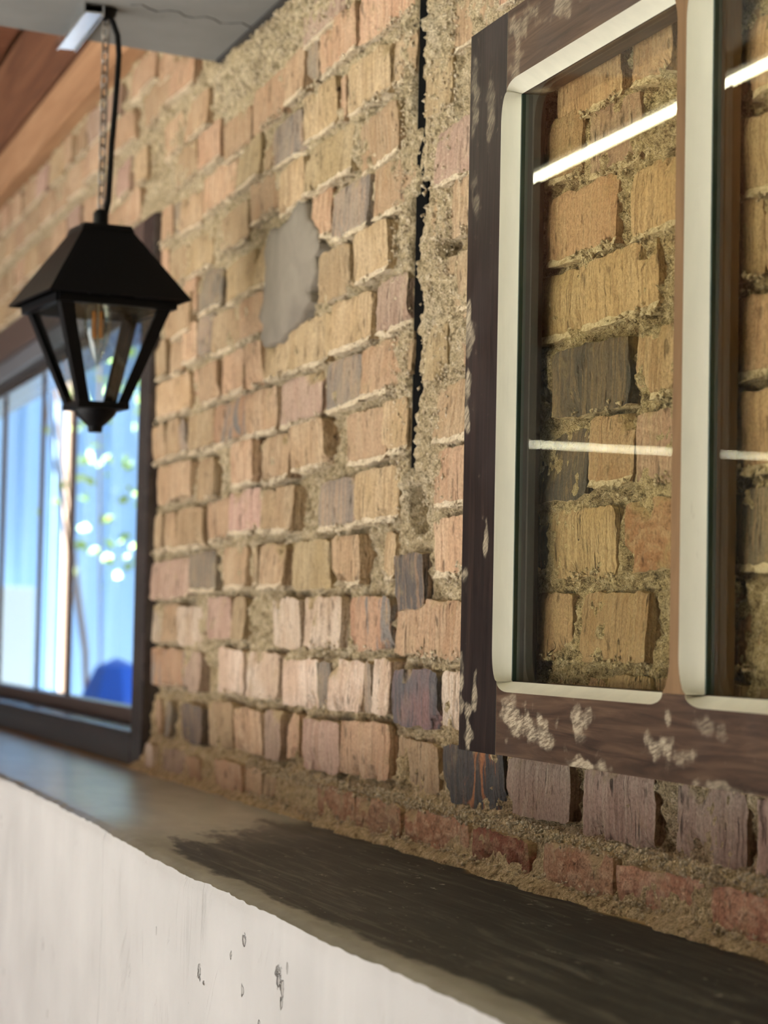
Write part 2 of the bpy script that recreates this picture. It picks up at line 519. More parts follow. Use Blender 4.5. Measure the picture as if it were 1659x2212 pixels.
def sill_mat():
    """dark sealed screed with a bare cement patch and a bare front arris"""
    t = NT('dark_sealed_sill')
    a = t.n('ShaderNodeAttribute', attribute_name='edge')
    e = a.outputs['Fac']           # metres from the front arris
    x, y, z = t.xyz()
    n1 = t.noise(22.0, s=(0.35, 1, 1), detail=6.0, rough=0.65)
    n2 = t.noise(90.0, s=(0.5, 1, 1), detail=4.0, rough=0.7)
    smear = t.noise(1.0, s=(5, 70, 70), detail=6.0, rough=0.7, dist=0.8)
    # bare patch lies left of a slanting ragged line
    line = t.math('ADD', t.math('MULTIPLY_ADD', y, 1.25, 3.12), x)
    line = t.math('ADD', line, t.math('MULTIPLY_ADD', n1, 0.55, -0.275))
    patch = t.step(line, 0.03, -0.03)
    arris = t.math('MULTIPLY', t.step(x, -3.5, -3.1), 1.0)
    arris = t.math('MULTIPLY', arris, t.step(t.math('ADD', e, t.math('MULTIPLY_ADD', n1, 0.05, -0.025)), 0.036, 0.024))
    fleck = t.math('MULTIPLY', t.step(n2, 0.63, 0.68), t.step(n1, 0.42, 0.55))
    bare = t.math('MAXIMUM', patch, arris)
    bare = t.math('MAXIMUM', bare, t.math('MULTIPLY', fleck, 0.8))
    dark = t.ramp(smear, [(0.36, lin(30, 30, 27)), (0.52, lin(48, 47, 43)), (0.68, lin(92, 89, 79))])
    pale = t.ramp(n1, [(0.3, lin(134, 130, 118)), (0.7, lin(164, 160, 146))])
    c = t.mix(bare, dark, pale)
    # sand along the foot of the wall
    sand = t.step(t.math('ADD', y, t.math('MULTIPLY_ADD', n1, 0.06, -0.03)), -0.030, -0.012)
    c = t.mix(t.math('MULTIPLY', sand, 0.9), c, lin(178, 150, 104))
    r = t.math('MULTIPLY_ADD', t.step(x, -3.3, -2.6), 0.36, 0.24)
    r = t.math('MULTIPLY_ADD', bare, 0.06, r)
    r = t.math('MULTIPLY_ADD', sand, 0.5, r)
    b = t.bump(smear, 0.12, 0.002)
    b = t.bump(n2, 0.12, 0.001, b)
    return t.done(c, r, b, t.math('MULTIPLY_ADD', t.step(x, -3.3, -2.7), -0.72, 1.0))
M_SILL = sill_mat()

def floor_mat():
    t = NT('pale_screed')
    n = t.noise(2.0, detail=4.0)
    return t.done(t.ramp(n, [(0.3, lin(206, 201, 192)), (0.7, lin(220, 215, 206))]), 0.8)
M_FLOOR = floor_mat()
M_ROOM = simple('painted_room_wall', lin(120, 118, 114), 0.85)
M_OUTG = simple('pale_gravel', lin(190, 186, 178), 0.9)

def sheet_mat():
    t = NT('pale_blue_sheet')
    n = t.noise(3.0, s=(1, 1, 0.2), detail=3.0)
    return t.done(t.ramp(n, [(0.3, lin(150, 190, 232)), (0.7, lin(176, 208, 240))]), 0.45)
M_SHEET = sheet_mat()
M_LEAF = NT('garden_leaf').done(lin(176, 206, 104), 0.5)
M_TARP = simple('bright_blue_tarp', lin(40, 104, 220), 0.5)
M_WHITE = simple('white_board', lin(214, 230, 238), 0.6)
M_POLE = simple('tan_post', lin(170, 140, 116), 0.7)

def emit_mat(name, c, s):
    t = NT(name)
    t.set(t.b.inputs['Base Color'], (0.8, 0.8, 0.8, 1))
    t.set(t.b.inputs['Emission Color'], c)
    t.set(t.b.inputs['Emission Strength'], s)
    return t.m
M_TUBE = emit_mat('lit_tube', (1.0, 0.96, 0.70, 1), 66.0)

# ------------------------------------------------------------------ the room
FL = -1.5
WX0, WX1, WZ0, WZ1 = -8.3, -4.172, -0.262, 0.782      # window casing outline in the brick wall

fl = MB().box(-11.2, 2.6, -6.2, 0.3, FL - 0.1, FL).build('floor', M_FLOOR); tag(fl, 'pale screed floor of the room', 'floor', kind='structure')
wl = MB().box(-11.2, -11.0, -6.2, 0.0, FL, 1.6).build('wall_left', M_ROOM); tag(wl, 'painted end wall far along the room', 'wall', kind='structure')
wr = MB().box(2.4, 2.6, -6.2, 0.3, FL, 1.6).build('wall_right', M_ROOM); tag(wr, 'painted end wall behind the viewer', 'wall', kind='structure')
wf = MB()
wf.box(-11.2, -6.4, -6.2, -6.0, FL, 1.6).box(-1.8, 2.6, -6.2, -6.0, FL, 1.6).box(-6.4, -1.8, -6.2, -6.0, 1.35, 1.6)  # opening added and placed so sun reaches the floor
wf = wf.build('wall_front', M_ROOM); tag(wf, 'unseen painted wall facing the bricks, with a wide opening added to let sun in', 'wall', kind='structure')

# masonry body behind the visible brick face, with the window hole left open
wb = MB()
wb.box(-11.2, WX0 + 0.03, 0.05, 0.16, FL, 1.6)
wb.box(WX1 - 0.03, 2.6, 0.075, 0.16, FL, 1.6)
wb.box(WX0 + 0.03, WX1 - 0.03, 0.075, 0.16, WZ1 - 0.03, 1.6)
wb.box(WX0 + 0.03, WX1 - 0.03, 0.05, 0.16, FL, WZ0 + 0.03)
wb = wb.build('wall_core', M_MORTAR); tag(wb, 'masonry core behind the exposed brick face', 'wall', kind='structure')

# ---- exposed mortar bed of the brick wall (real relief)
def mortar_bed():
    xs = np.concatenate([np.arange(-8.4, -4.3, 0.014), np.arange(-4.3, -3.3, 0.0060), np.arange(-3.3, -1.3, 0.0031), np.arange(-1.3, 0.6, 0.02)])
    zs = np.concatenate([np.arange(-0.30, 1.16, 0.0033)])
    X, Z = np.meshgrid(xs, zs, indexing='ij')
    base = 0.0150 + 0.0075 * fbm(X, Z, 9, 11, 3) + 0.0150 * fbm(X, Z, 45, 21, 4, 0.7) + 0.0035 * vnoise(X, Z, 110, 29) + 0.0022 * vnoise(X, Z, 190, 27)
    # clots of mortar squeezed out past the brick faces
    clot = sstep(fbm(X, Z, 16, 31, 3), 0.18, 0.5)
    base -= 0.014 * clot
    base -= 0.006 * np.maximum(sstep(Z, 0.3, 0.6), sstep(X, -2.8, -2.5))
    over = sstep(fbm(X, Z, 34, 35, 4, 0.6), 0.2, 0.5)
    base -= 0.006 * over
    base = np.maximum(base, 0.0025 - 0.0055 * over + 0.002 * vnoise(X, Z, 170, 36))
    # smeared zones: beside the chase, under the slab
    n = fbm(X, Z, 30, 41, 4, 0.6)
    side = sstep(X, -2.79, -2.72) * (1 - sstep(X, -2.585, -2.55)) * sstep(Z, 0.05, 0.2)
    slabz = sstep(X, -3.85, -3.7) * (1 - sstep(X, -3.05, -2.8)) * sstep(Z, 0.84, 0.9)
    up = (1 - sstep(np.abs(X + 3.30), 0.08, 0.16)) * (1 - sstep(np.abs(Z - 0.62), 0.04, 0.10))
    sm = np.clip(np.maximum(np.maximum(side, slabz), 0.0 * up), 0, 1)
    base = base * (1 - sm) + sm * (-0.001 + 0.012 * n + 0.004 * vnoise(X, Z, 120, 28) + 0.0025 * vnoise(X, Z, 200, 26))
    # sandy skirt at the foot
    sk = 1 - sstep(Z, -0.212, -0.188)
    skirt = -0.001 - 0.009 * (1 - sstep(Z, -0.262, -0.20)) + 0.011 * n
    base = base * (1 - sk) + sk * skirt
    foot = 1 - sstep(Z, -0.264, -0.246)
    base -= foot * (0.016 + 0.010 * fbm(X, Z * 0, 14, 51, 3))
    # the vertical chase with its ragged right lip
    wob = 0.008 * vnoise(X * 0, Z, 60, 61) + 0.006 * vnoise(X * 0, Z, 150, 62)
    lo, hi = -2.700, -2.661 + wob
    inside = (sstep(X, lo - 0.003, lo + 0.002)) * (1 - sstep(X, hi - 0.004, hi + 0.003))
    zr = np.maximum(sstep(Z, 0.20, 0.23) * (1 - sstep(Z, 0.535, 0.555)), sstep(Z, 0.63, 0.66))
    # the small square hole where the chase breaks open
    hole = (1 - sstep(np.abs(X + 2.66), 0.016, 0.022)) * (1 - sstep(np.abs(Z - 0.548), 0.010, 0.015))
    hole2 = (1 - sstep(np.abs(X + 2.578), 0.022, 0.03)) * (1 - sstep(np.abs(Z - 0.468), 0.008, 0.013))
    hole3 = (1 - sstep(np.abs(X + 2.668), 0.02, 0.03)) * (1 - sstep(np.abs(Z - 0.155), 0.02, 0.035))
    dig = np.clip(np.maximum(np.maximum(inside * zr, hole), np.maximum(hole2, 0.7 * hole3)), 0, 1)
    lip = sstep(X, -2.667, -2.660) * (1 - sstep(X, -2.645, -2.63)) * sstep(Z, 0.2, 0.25)
    base = base * (1 - lip) + lip * np.minimum(base, -0.001 + 0.004 * n)
    base = base * (1 - dig) + dig * 0.055
    P = np.stack([X, base, Z], -1)
    xc = 0.5 * (xs[:-1] + xs[1:]); zc = 0.5 * (zs[:-1] + zs[1:])
    XC, ZC = np.meshgrid(xc, zc, indexing='ij')
    keep = ~((XC > WX0 + 0.04) & (XC < WX1 - 0.04) & (ZC < WZ1 - 0.04))
    return grid_mesh('mortar_bed', P, keep)
wall = obj('wall_back', mortar_bed(), M_MORTAR)
tag(wall, 'old exposed brick wall with crumbling sandy mortar', 'wall', kind='structure')

# ---- bricks: x0,x1,z0,z1 in millimetres on the wall, and a kind
TABLE = """-1826,-1649,-259,-218,r -2019,-1839,-259,-217,r -2422,-2246,-256,-218,R -3041,-2854,-261,-212,r -2646,-2437,-259,-214,r -2204,-2030,-258,-212,r -3989,-3845,-257,-213,p -2842,-2662,-255,-213,r -3811,-3701,-252,-215,o -3610,-3421,-254,-210,o -4127,-4072,-251,-212,w -3305,-3243,-245,-214,o -3408,-3305,-249,-209,t -1923,-1780,-197,-134,p -2130,-1965,-197,-133,p -1749,-1628,-196,-134,p -3910,-3747,-194,-131,d -4016,-3963,-193,-131,g -2538,-2363,-193,-130,S -2334,-2163,-190,-133,p -2736,-2574,-190,-133,o -4117,-4071,-190,-133,o -3134,-2965,-192,-126,p -3342,-3250,-190,-122,p -3723,-3538,-191,-120,t -3516,-3356,-188,-124,t -2936,-2747,-186,-119,o -3237,-3167,-181,-121,o -2724,-2578,-112,-47,D -2560,-2402,-105,-49,w -3244,-3072,-107,-43,w -3869,-3748,-106,-41,p -3006,-2881,-104,-40,w -4127,-3895,-103,-37,s -2819,-2735,-102,-35,w -3456,-3281,-101,-35,w -3656,-3483,-102,-33,w -3929,-3788,-25,35,w -2742,-2416,-24,37,o -1850,-1768,-25,39,o -2159,-1979,-22,42,o -4053,-3947,-21,41,o -2301,-2181,-22,44,o -4165,-4076,-20,42,w -3319,-3180,-22,46,w -2910,-2755,-17,43,s -3139,-2964,-20,47,w -3547,-3484,-14,51,t -3741,-3569,-12,51,p -2731,-2628,42,88,d -4165,-3861,57,120,p -1827,-1694,61,128,g -3210,-3039,63,127,y -2971,-2884,63,128,t -3838,-3679,66,126,g -3029,-2974,64,129,t -2232,-2061,63,129,y -3404,-3246,68,126,t -2035,-1889,67,130,r -2311,-2247,68,129,S -2801,-2756,69,128,y -3642,-3471,69,130,t -2598,-2441,72,134,t -4199,-4099,141,206,t -4058,-3986,144,205,t -3084,-2921,144,206,g -3947,-3781,141,209,t -2293,-2137,147,209,d -2887,-2729,147,209,y -3750,-3598,149,211,o -3327,-3205,150,212,t -2017,-1899,151,214,p -2114,-2025,152,218,o -3556,-3404,157,215,p -2603,-2446,161,212,o -3814,-3695,224,286,t -2961,-2803,228,291,o -3412,-3259,229,291,t -4148,-3879,229,295,t -2604,-2457,233,293,t -2214,-2036,234,292,d -2017,-1901,231,295,t -1835,-1697,229,298,o -2804,-2706,236,293,y -3592,-3438,231,299,t -2276,-2239,244,287,g -3224,-3056,235,299,t -3493,-3314,307,367,t -3291,-3105,311,364,p -3895,-3726,305,371,t -3702,-3501,307,369,s -4186,-4080,310,371,t -3058,-2902,311,372,g -4055,-3969,313,372,t -2628,-2563,313,374,y -2529,-2454,312,379,t -2894,-2735,317,374,o -2152,-1971,318,378,y -2285,-2168,319,377,y -1837,-1761,323,379,y -2727,-2692,327,380,t -3830,-3679,386,444,o -3651,-3505,388,443,t -3262,-3062,386,445,y -3399,-3284,393,441,y -4195,-3886,391,446,y -2604,-2464,389,451,t -3027,-2864,390,451,y -2029,-1906,389,453,y -1828,-1701,393,451,t -2832,-2704,393,452,p -2247,-2073,394,464,o -4053,-3955,463,520,t -3743,-3576,466,523,t -3542,-3424,466,524,o -4194,-4080,466,527,t -3931,-3846,469,533,t -3103,-2974,470,532,t -3839,-3750,468,537,g -2141,-2023,476,531,p -2925,-2780,475,532,y -2630,-2572,483,533,y -2558,-2455,479,539,t -1827,-1719,478,540,t -2287,-2164,490,540,o -4103,-3884,540,575,t -3445,-3391,545,591,y -3659,-3477,540,599,y -2232,-2062,551,594,t -3839,-3718,551,602,g -2614,-2457,558,597,p -2847,-2704,554,602,o -3018,-2892,544,613,g -3966,-3880,566,608,o -3156,-3067,573,619,o -3948,-3756,629,679,y -2925,-2757,630,679,o -4085,-3954,629,681,t -3318,-3189,643,684,y -3156,-2974,637,694,y -2652,-2565,649,698,y -4225,-4090,657,694,o -3510,-3368,656,703,o -2586,-2436,716,758,t -4001,-3845,717,766,t -3369,-3218,715,770,g -2783,-2699,720,767,t -2987,-2823,717,773,y -3812,-3610,723,772,t -4224,-4070,725,772,o -3602,-3436,722,776,y -3209,-3038,719,780,y -3682,-3526,797,828,o -3503,-3316,804,847,o -3870,-3711,803,857,o -2908,-2710,809,851,o -3123,-2945,804,857,o -3313,-3202,803,860,t -4074,-3904,798,867,t -3215,-3000,870,918,p -3949,-3809,880,933,t -4151,-4011,882,931,t -4093,-3922,976,1032,o -4319,-4130,974,1035,o -4212,-4087,1052,1078,o -4471,-4234,1056,1113,o"""

def brick_mesh(wd, ht, seed, nx, nz, depth=0.055, chip=0.0, crusty=False):
    r = np.random.default_rng(seed)
    s = np.linspace(-1, 1, nx + 1); q = np.linspace(-1, 1, nz + 1)
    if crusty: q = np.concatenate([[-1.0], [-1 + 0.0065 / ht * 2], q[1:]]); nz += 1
    S, Q = np.meshgrid(s, q, indexing='ij')
    ox, oz = r.uniform(0, 50, 2)
    eL = 0.005 * fbm(Q[0] * 0 + ox, q * 0.5 * ht + oz, 60, 3, 2)
    X = S * wd / 2; Z = Q * ht / 2
    ax, az = X + ox, Z + oz
    edge_x = np.abs(S) ** 6; edge_z = np.abs(Q) ** 6
    X = X + (0.0030 * fbm(ax, az, 24, 101, 2) * edge_x + 0.0028 * fbm(ax, az, 110, 105, 3, 0.7) * edge_x)
    Z = Z + (0.0024 * fbm(ax, az, 22, 103, 2) * edge_z + 0.0030 * fbm(ax, az, 110, 107, 3, 0.7) * edge_z)
    # round the corners
    cr = np.clip(np.abs(S) - (1 - 0.022 / wd * 2), 0, 1) * wd / 2
    cq = np.clip(np.abs(Q) - (1 - 0.016 / ht * 2), 0, 1) * ht / 2
    X -= np.sign(S) * cq * cr * 8; Z -= np.sign(Q) * cq * cr * 8
    Y = 0.0022 * fbm(ax, az, 22, 111, 3) + 0.0014 * fbm(ax, az, 110, 113, 3, 0.7)
    Y += r.uniform(-0.003, 0.003) * S + r.uniform(-0.002, 0.002) * Q
    Y += 0.0016 * np.maximum(np.abs(S) ** 40, np.abs(Q) ** 30)
    lip = np.clip(fbm(ax, az, 60, 131, 3, 0.7) + 0.25, 0, 1)
    Y -= 0.0045 * lip * (1 - sstep((Q + 1) * ht / 2, 0.001, 0.009))
    Z -= 0.003 * lip * (Q < -0.99)
    if chip > 0:
        for _ in range(2 if chip > 0.8 else 1):
            cx, cz = r.choice([-1, 1]) * r.uniform(0.3, 1), r.choice([-1, -1, 1])
            d = np.sqrt(((S - cx) * wd / 2) ** 2 + ((Q - cz) * ht / 2) ** 2)
            Y += 0.014 * chip * (1 - sstep(d + 0.008 * fbm(ax, az, 70, 121, 2), 0.004, r.uniform(0.014, 0.028)))
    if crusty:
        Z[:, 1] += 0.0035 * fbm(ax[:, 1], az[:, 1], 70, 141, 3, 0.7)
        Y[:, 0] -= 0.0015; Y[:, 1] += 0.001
    verts = [(X[i, j], Y[i, j], Z[i, j]) for i in range(nx + 1) for j in range(nz + 1)]
    id_ = lambda i, j: i * (nz + 1) + j
    faces = [(id_(i, j), id_(i + 1, j), id_(i + 1, j + 1), id_(i, j + 1)) for i in range(nx) for j in range(nz)]
    ring = [id_(i, 0) for i in range(nx)] + [id_(nx, j) for j in range(nz)] + [id_(i, nz) for i in range(nx, 0, -1)] + [id_(0, j) for j in range(nz, 0, -1)]
    prev = ring
    nbot = set(range(nx))
    crust = [i * nz for i in range(nx)] if crusty else []  # lower front strip and underside carry the painted bright lip
    for yy, k in ((0.006, 1.0), (depth, 0.985)):
        nw = []
        for v in ring:
            x, y, z = verts[v]
            nw.append(len(verts))
            verts.append((x * k + r.normal(0, 0.0006), max(y + 0.002, yy), z * k + r.normal(0, 0.0006)))
        m = len(ring)
        for a in range(m):
            b = (a + 1) % m
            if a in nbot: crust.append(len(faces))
            faces.append((prev[a], nw[a], nw[b], prev[b]))
        prev = nw
    faces.append(tuple(prev))
    me = mesh('brick', verts, faces, True, 32)
    return me, crust

BR = []
for it in TABLE.split():
    a, b, c, d, k = it.split(',')
    BR.append([int(a) / 1000, int(b) / 1000, int(c) / 1000, int(d) / 1000, k])
ROWS = [-0.236, -0.160, -0.073, 0.011, 0.097, 0.179, 0.262, 0.342, 0.419, 0.501, 0.573, 0.660, 0.745, 0.829, 0.905, 1.005, 1.085]
def in_row(z): return [q for q in BR if abs((q[2] + q[3]) / 2 - z) < 0.035]
kinds = ['t', 't', 'y', 'o', 'o', 'p']
extra = []
# courses run on over the window and behind / beyond the sash
for ri, z in enumerate(ROWS):
    h = 0.062 if ri < 12 else 0.055
    if ri == 0: h = 0.044
    spans = []
    if z > WZ1 + 0.02: spans.append((-6.4, -4.24))
    spans.append((-2.47, -2.25)); spans.append((-2.25, -1.3))
    for lo, hi in spans:
        x = lo + random.uniform(0, 0.1)
        while x < hi:
            L = random.choice([0.165, 0.17, 0.175, 0.16, 0.09, 0.12])
            g = 0.022
            if z > WZ1 + 0.02 and hi < -4: L = random.choice([0.165, 0.17, 0.175, 0.16, 0.17, 0.12])
            if x + L > hi + 0.03: break
            if not any(q[0] < x + L + 0.012 and q[1] > x - 0.012 for q in in_row(z) + [e for e in extra if abs((e[2] + e[3]) / 2 - z) < 0.03]):
                zj = random.uniform(-0.004, 0.004)
                extra.append([x, x + L, z - h / 2 + zj, z + h / 2 + zj, random.choice(kinds) if ri > 1 else random.choice(['r', 'p'])])
                x += L + g
            else:
                x += 0.02
for ri, z in enumerate(ROWS):
    if ri < 2: continue
    row = sorted([q for q in BR + extra if abs((q[2] + q[3]) / 2 - z) < 0.035], key=lambda q: q[0])
    add = []
    for a, b in zip(row[:-1], row[1:]):
        g = b[0] - a[1]; m = (a[1] + b[0]) / 2
        if m < -4.2 or m > -2.74: continue
        if g > 0.05:
            if -3.44 < m < -3.1 and 0.43 < z < 0.66: continue
            if -3.75 < m < -3.05 and z > 0.86: continue
            if random.random() < (0.35 if z < 0.3 else 0.95):
                zj = random.uniform(-0.003, 0.003)
                add.append([a[1] + 0.011, b[0] - 0.011, z - 0.031 + zj, z + 0.031 + zj, random.choice(['t', 'o', 'g', 't'])])
        elif g > 0.016:
            k_ = (g - 0.014) / 2 * 0.8
            a[1] += k_; b[0] -= k_
    extra += add
for q in BR + extra:
    zc = (q[2] + q[3]) / 2; h = q[3] - q[2]
    want = 0.066 if zc > 0.1 else 0.064
    if zc > -0.13 and h < want and q[1] - q[0] > 0.06:
        q[2] -= (want - h) / 2; q[3] += (want - h) / 2
n_b = 0
for bi, (x0, x1, z0, z1, k) in enumerate(BR + extra):
    if x0 < WX1 + 0.004 and x1 > WX1 and z0 < WZ1: x0 = WX1 + 0.004
    ex = 0.0025 if z1 > -0.2 else -0.001
    x0 -= ex; x1 += ex; z0 -= 0.0022; z1 += 0.0022
    wd, ht = x1 - x0, z1 - z0
    cx, cz = (x0 + x1) / 2, (z0 + z1) / 2
    near = cx > -3.35 and cx < -1.5
    nx = max(4, int(wd / (0.010 if near else 0.020))); nz = max(3, int(ht / (0.008 if near else 0.013)))
    rr = random.Random(bi * 31 + 5)
    yoff = rr.uniform(-0.005, 0.004)
    if cx < -2.75: yoff -= 0.002
    if cz < -0.2: yoff = rr.uniform(-0.017, -0.010)
    chip = rr.choice([0, 0.6, 1.0, 1.0])
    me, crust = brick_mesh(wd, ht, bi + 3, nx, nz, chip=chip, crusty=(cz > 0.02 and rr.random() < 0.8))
    me.materials.append(BM[k]); me.materials.append(M_LIT_CRUST)
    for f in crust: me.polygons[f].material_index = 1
    o = obj('brick', me, BM[k], wall, (cx, yoff, cz))
    o.rotation_euler = (rr.uniform(-0.03, 0.03), rr.uniform(-0.012, 0.012), rr.uniform(-0.035, 0.035))
    if k == 'D': o['label'] = 'dark purple-grey burnt brick'
    if k == 'R': o['label'] = 'deep red brick'
    if k == 'S': o['label'] = 'charcoal brick with orange stripes'
    n_b += 1

# pale crumbs of old mortar clinging under the bricks and over the smeared zones
def crumbs():
    r = np.random.default_rng(99)
    C = []
    for (x0, x1, z0, z1, k) in BR + extra:
        cx, cz = (x0 + x1) / 2, (z0 + z1) / 2
        if cz < -0.13 or cx > -1.6 or cx < -4.6: continue
        if r.random() < (0.25 if cz > 0.1 else 0.6): continue
        n = int((x1 - x0) / 0.0042)
        a = r.uniform(0, 0.5)
        for _ in range(n):
            f = a + (1 - a) * r.random()
            C.append((x0 + (x1 - x0) * f, r.uniform(-0.006, 0.004), z0 - 0.002 + r.normal(0, 0.0028) + abs(r.normal(0, 0.002)), r.uniform(0.0014, 0.0036)))
    for _ in range(2600):
        x = r.uniform(-2.78, -2.55); z = r.uniform(0.15, 0.86)
        if -2.703 < x < -2.655: continue
        C.append((x, r.uniform(-0.004, 0.004), z, r.uniform(0.001, 0.0032)))
    for _ in range(900):
        C.append((r.uniform(-3.75, -2.9), r.uniform(-0.006, 0.003), r.uniform(0.87, 0.96), r.uniform(0.0015, 0.004)))
    for _ in range(2600):
        x = r.uniform(-3.4, -1.6)
        C.append((x, r.uniform(-0.020, -0.006), r.choice([r.uniform(-0.262, -0.246), r.uniform(-0.214, -0.196)]), r.uniform(0.0008, 0.0026)))
    C = np.array(C); n = len(C)
    base = np.array([(1, 0, 0), (-1, 0, 0), (0, 1, 0), (0, -1, 0), (0, 0, 1), (0, 0, -1)], float)
    V = base[None] * (C[:, 3][:, None, None] * r.uniform(0.5, 1.35, (n, 6, 1))) + r.normal(0, 0.25, (n, 6, 3)) * C[:, 3][:, None, None] + C[:, None, :3]
    f = np.array([(0, 3, 4), (3, 1, 4), (1, 2, 4), (2, 0, 4), (3, 0, 5), (1, 3, 5), (2, 1, 5), (0, 2, 5)])
    F = (f[None] + 6 * np.arange(n)[:, None, None]).reshape(-1, 3)
    me = bpy.data.meshes.new('mortar_crumbs')
    me.vertices.add(n * 6); me.vertices.foreach_set('co', V.reshape(-1).astype(np.float32))
    me.loops.add(F.size); me.loops.foreach_set('vertex_index', F.reshape(-1).astype(np.int32))
    me.polygons.add(len(F)); me.polygons.foreach_set('loop_start', np.arange(0, F.size, 3, dtype=np.int32)); me.polygons.foreach_set('loop_total', np.full(len(F), 3, dtype=np.int32))
    me.update(calc_edges=True)
    return me
cr_ = obj('mortar_crumbs', crumbs(), M_LIT_CRUST, wall); cr_['kind'] = 'stuff'; cr_['label'] = 'pale crumbs of old mortar'

# smooth grey cement patch on the bricks
def patch():
    pts = [(-3.375, 0.606), (-3.362, 0.618), (-3.30, 0.612), (-3.24, 0.618), (-3.20, 0.633), (-3.172, 0.628), (-3.160, 0.604), (-3.135, 0.590),
           (-3.112, 0.574), (-3.100, 0.552), (-3.118, 0.536), (-3.108, 0.515), (-3.135, 0.494), (-3.128, 0.475), (-3.165, 0.468), (-3.19, 0.452),
           (-3.26, 0.444), (-3.30, 0.434), (-3.385, 0.437), (-3.402, 0.452), (-3.39, 0.468), (-3.418, 0.485), (-3.392, 0.51), (-3.38, 0.56), (-3.395, 0.585)]
    P = []
    for i, (a, b) in enumerate(pts):
        c = pts[(i + 1) % len(pts)]
        for k in range(4):
            f = k / 4
            P.append((a + (c[0] - a) * f + random.uniform(-0.003, 0.003), b + (c[1] - b) * f + random.uniform(-0.002, 0.002)))
    cx, cz = -3.26, 0.53
    rings = [(1.0, 0.02), (1.0, -0.004), (0.96, -0.0085), (0.8, -0.010), (0.6, -0.0105), (0.4, -0.010), (0.2, -0.0115)]
    V, F = [], []
    n = len(P)
    for k, y in rings:
        for (a, b) in P:
            px, pz = cx + (a - cx) * k, cz + (b - cz) * k
            yy = y + (0.0022 * float(fbm(np.array(px), np.array(pz), 18, 77, 3)) if k < 1 else 0)
            V.append((px, yy, pz))
    for r_ in range(len(rings) - 1):
        for i in range(n):
            j = (i + 1) % n
            F.append((r_ * n + i, r_ * n + j, (r_ + 1) * n + j, (r_ + 1) * n + i))
    V.append((cx, -0.011, cz))
    for i in range(n):
        F.append(((len(rings) - 1) * n + i, (len(rings) - 1) * n + (i + 1) % n, len(V) - 1))
    return mesh('cement_patch', V, F, True, 60)
pt = obj('cement_patch', patch(), M_PATCH, wall); pt['label'] = 'smooth grey cement patch'

# black strip added in the chase, its colour giving the slot's deep shade
cd = MB().box(-2.7005, -2.655, 0.0035, 0.03, 0.20, 0.86).build('slot_shade', M_SLOT_SHADE, wall, bevel=0.002)
cd['label'] = 'black strip painting the deep shade of the vertical chase'

# ---- plastered half wall with its sill
EX = [-8.6, -4.07, -3.22, -2.744, -2.14, -1.69, -1.47, -0.5, 0.6]
EY = [-0.280, -0.287, -0.300, -0.322, -0.334, -0.333, -0.328, -0.32, -0.32]
SZ = -0.2665
def half_wall():
    xs = np.concatenate([np.arange(-8.6, -4.2, 0.03), np.arange(-4.2, -3.0, 0.010), np.arange(-3.0, -1.3, 0.0055), np.arange(-1.3, 0.61, 0.03)])
    e = np.interp(xs, EX, EY)
    k = np.ones(9) / 9
    for _ in range(3):
        e = np.convolve(np.pad(e, 4, mode='edge'), k, 'valid')
    rag = 0.0035 * fbm(xs, xs * 0, 14, 201, 3) + 0.0022 * fbm(xs, xs * 0, 60, 205, 3)
    e = e + rag
    ez = SZ + 0.0022 * fbm(xs, xs * 0 + 3, 9, 211, 2) + 0.0012 * fbm(xs, xs * 0 + 7, 50, 215, 2)
    t = np.concatenate([np.linspace(0, 0.9, 34), np.linspace(0.92, 1.0, 8)])
    X = np.repeat(xs[:, None], len(t), 1)
    Yb = 0.05
    Y = Yb + (e[:, None] - Yb) * t[None]
    Z = SZ + 0.004 * (1 - t[None]) + 0.0016 * fbm(X, Y, 8, 221, 3) + (ez[:, None] - SZ) * sstep(t[None], 0.85, 1.0)
    Z = Z - 0.004 * sstep(t[None], 0.965, 1.0)
    top = np.stack([X, Y, Z], -1)
    me = grid_mesh('sill', top[::-1])
    at = me.attributes.new('edge', 'FLOAT', 'POINT')
    at.data.foreach_set('value', (Y - e[:, None])[::-1].reshape(-1).astype(np.float32))
    zf = np.concatenate([np.linspace(0, 0.012, 4), np.linspace(0.018, 0.5, 84), np.linspace(0.53, 1.233, 12)])
    X = np.repeat(xs[:, None], len(zf), 1)
    Z = Z[:, -1][:, None] - zf[None]
    dep = np.repeat(zf[None], len(xs), 0)
    drag = 0.0022 * fbm(X + 0.18 * Z, Z * 0.14, 26, 231, 4, 0.6) + 0.0035 * fbm(X, Z, 5, 241, 3)
    Y = e[:, None] - 0.0025 * sstep(dep, 0, 0.012) + drag * sstep(dep, 0.0, 0.02) - 0.01 * dep
    front = np.stack([X, Y, Z], -1)
    mf = grid_mesh('wall_lower', front[::-1])
    return me, mf
sm_, fm_ = half_wall()
lower = obj('wall_lower', fm_, M_PLASTER); tag(lower, 'rough white plastered half wall under the dark sill', 'wall', kind='structure')
sill = obj('sill', sm_, M_SILL, lower); sill['label'] = 'dark sealed cement sill with bare patches'

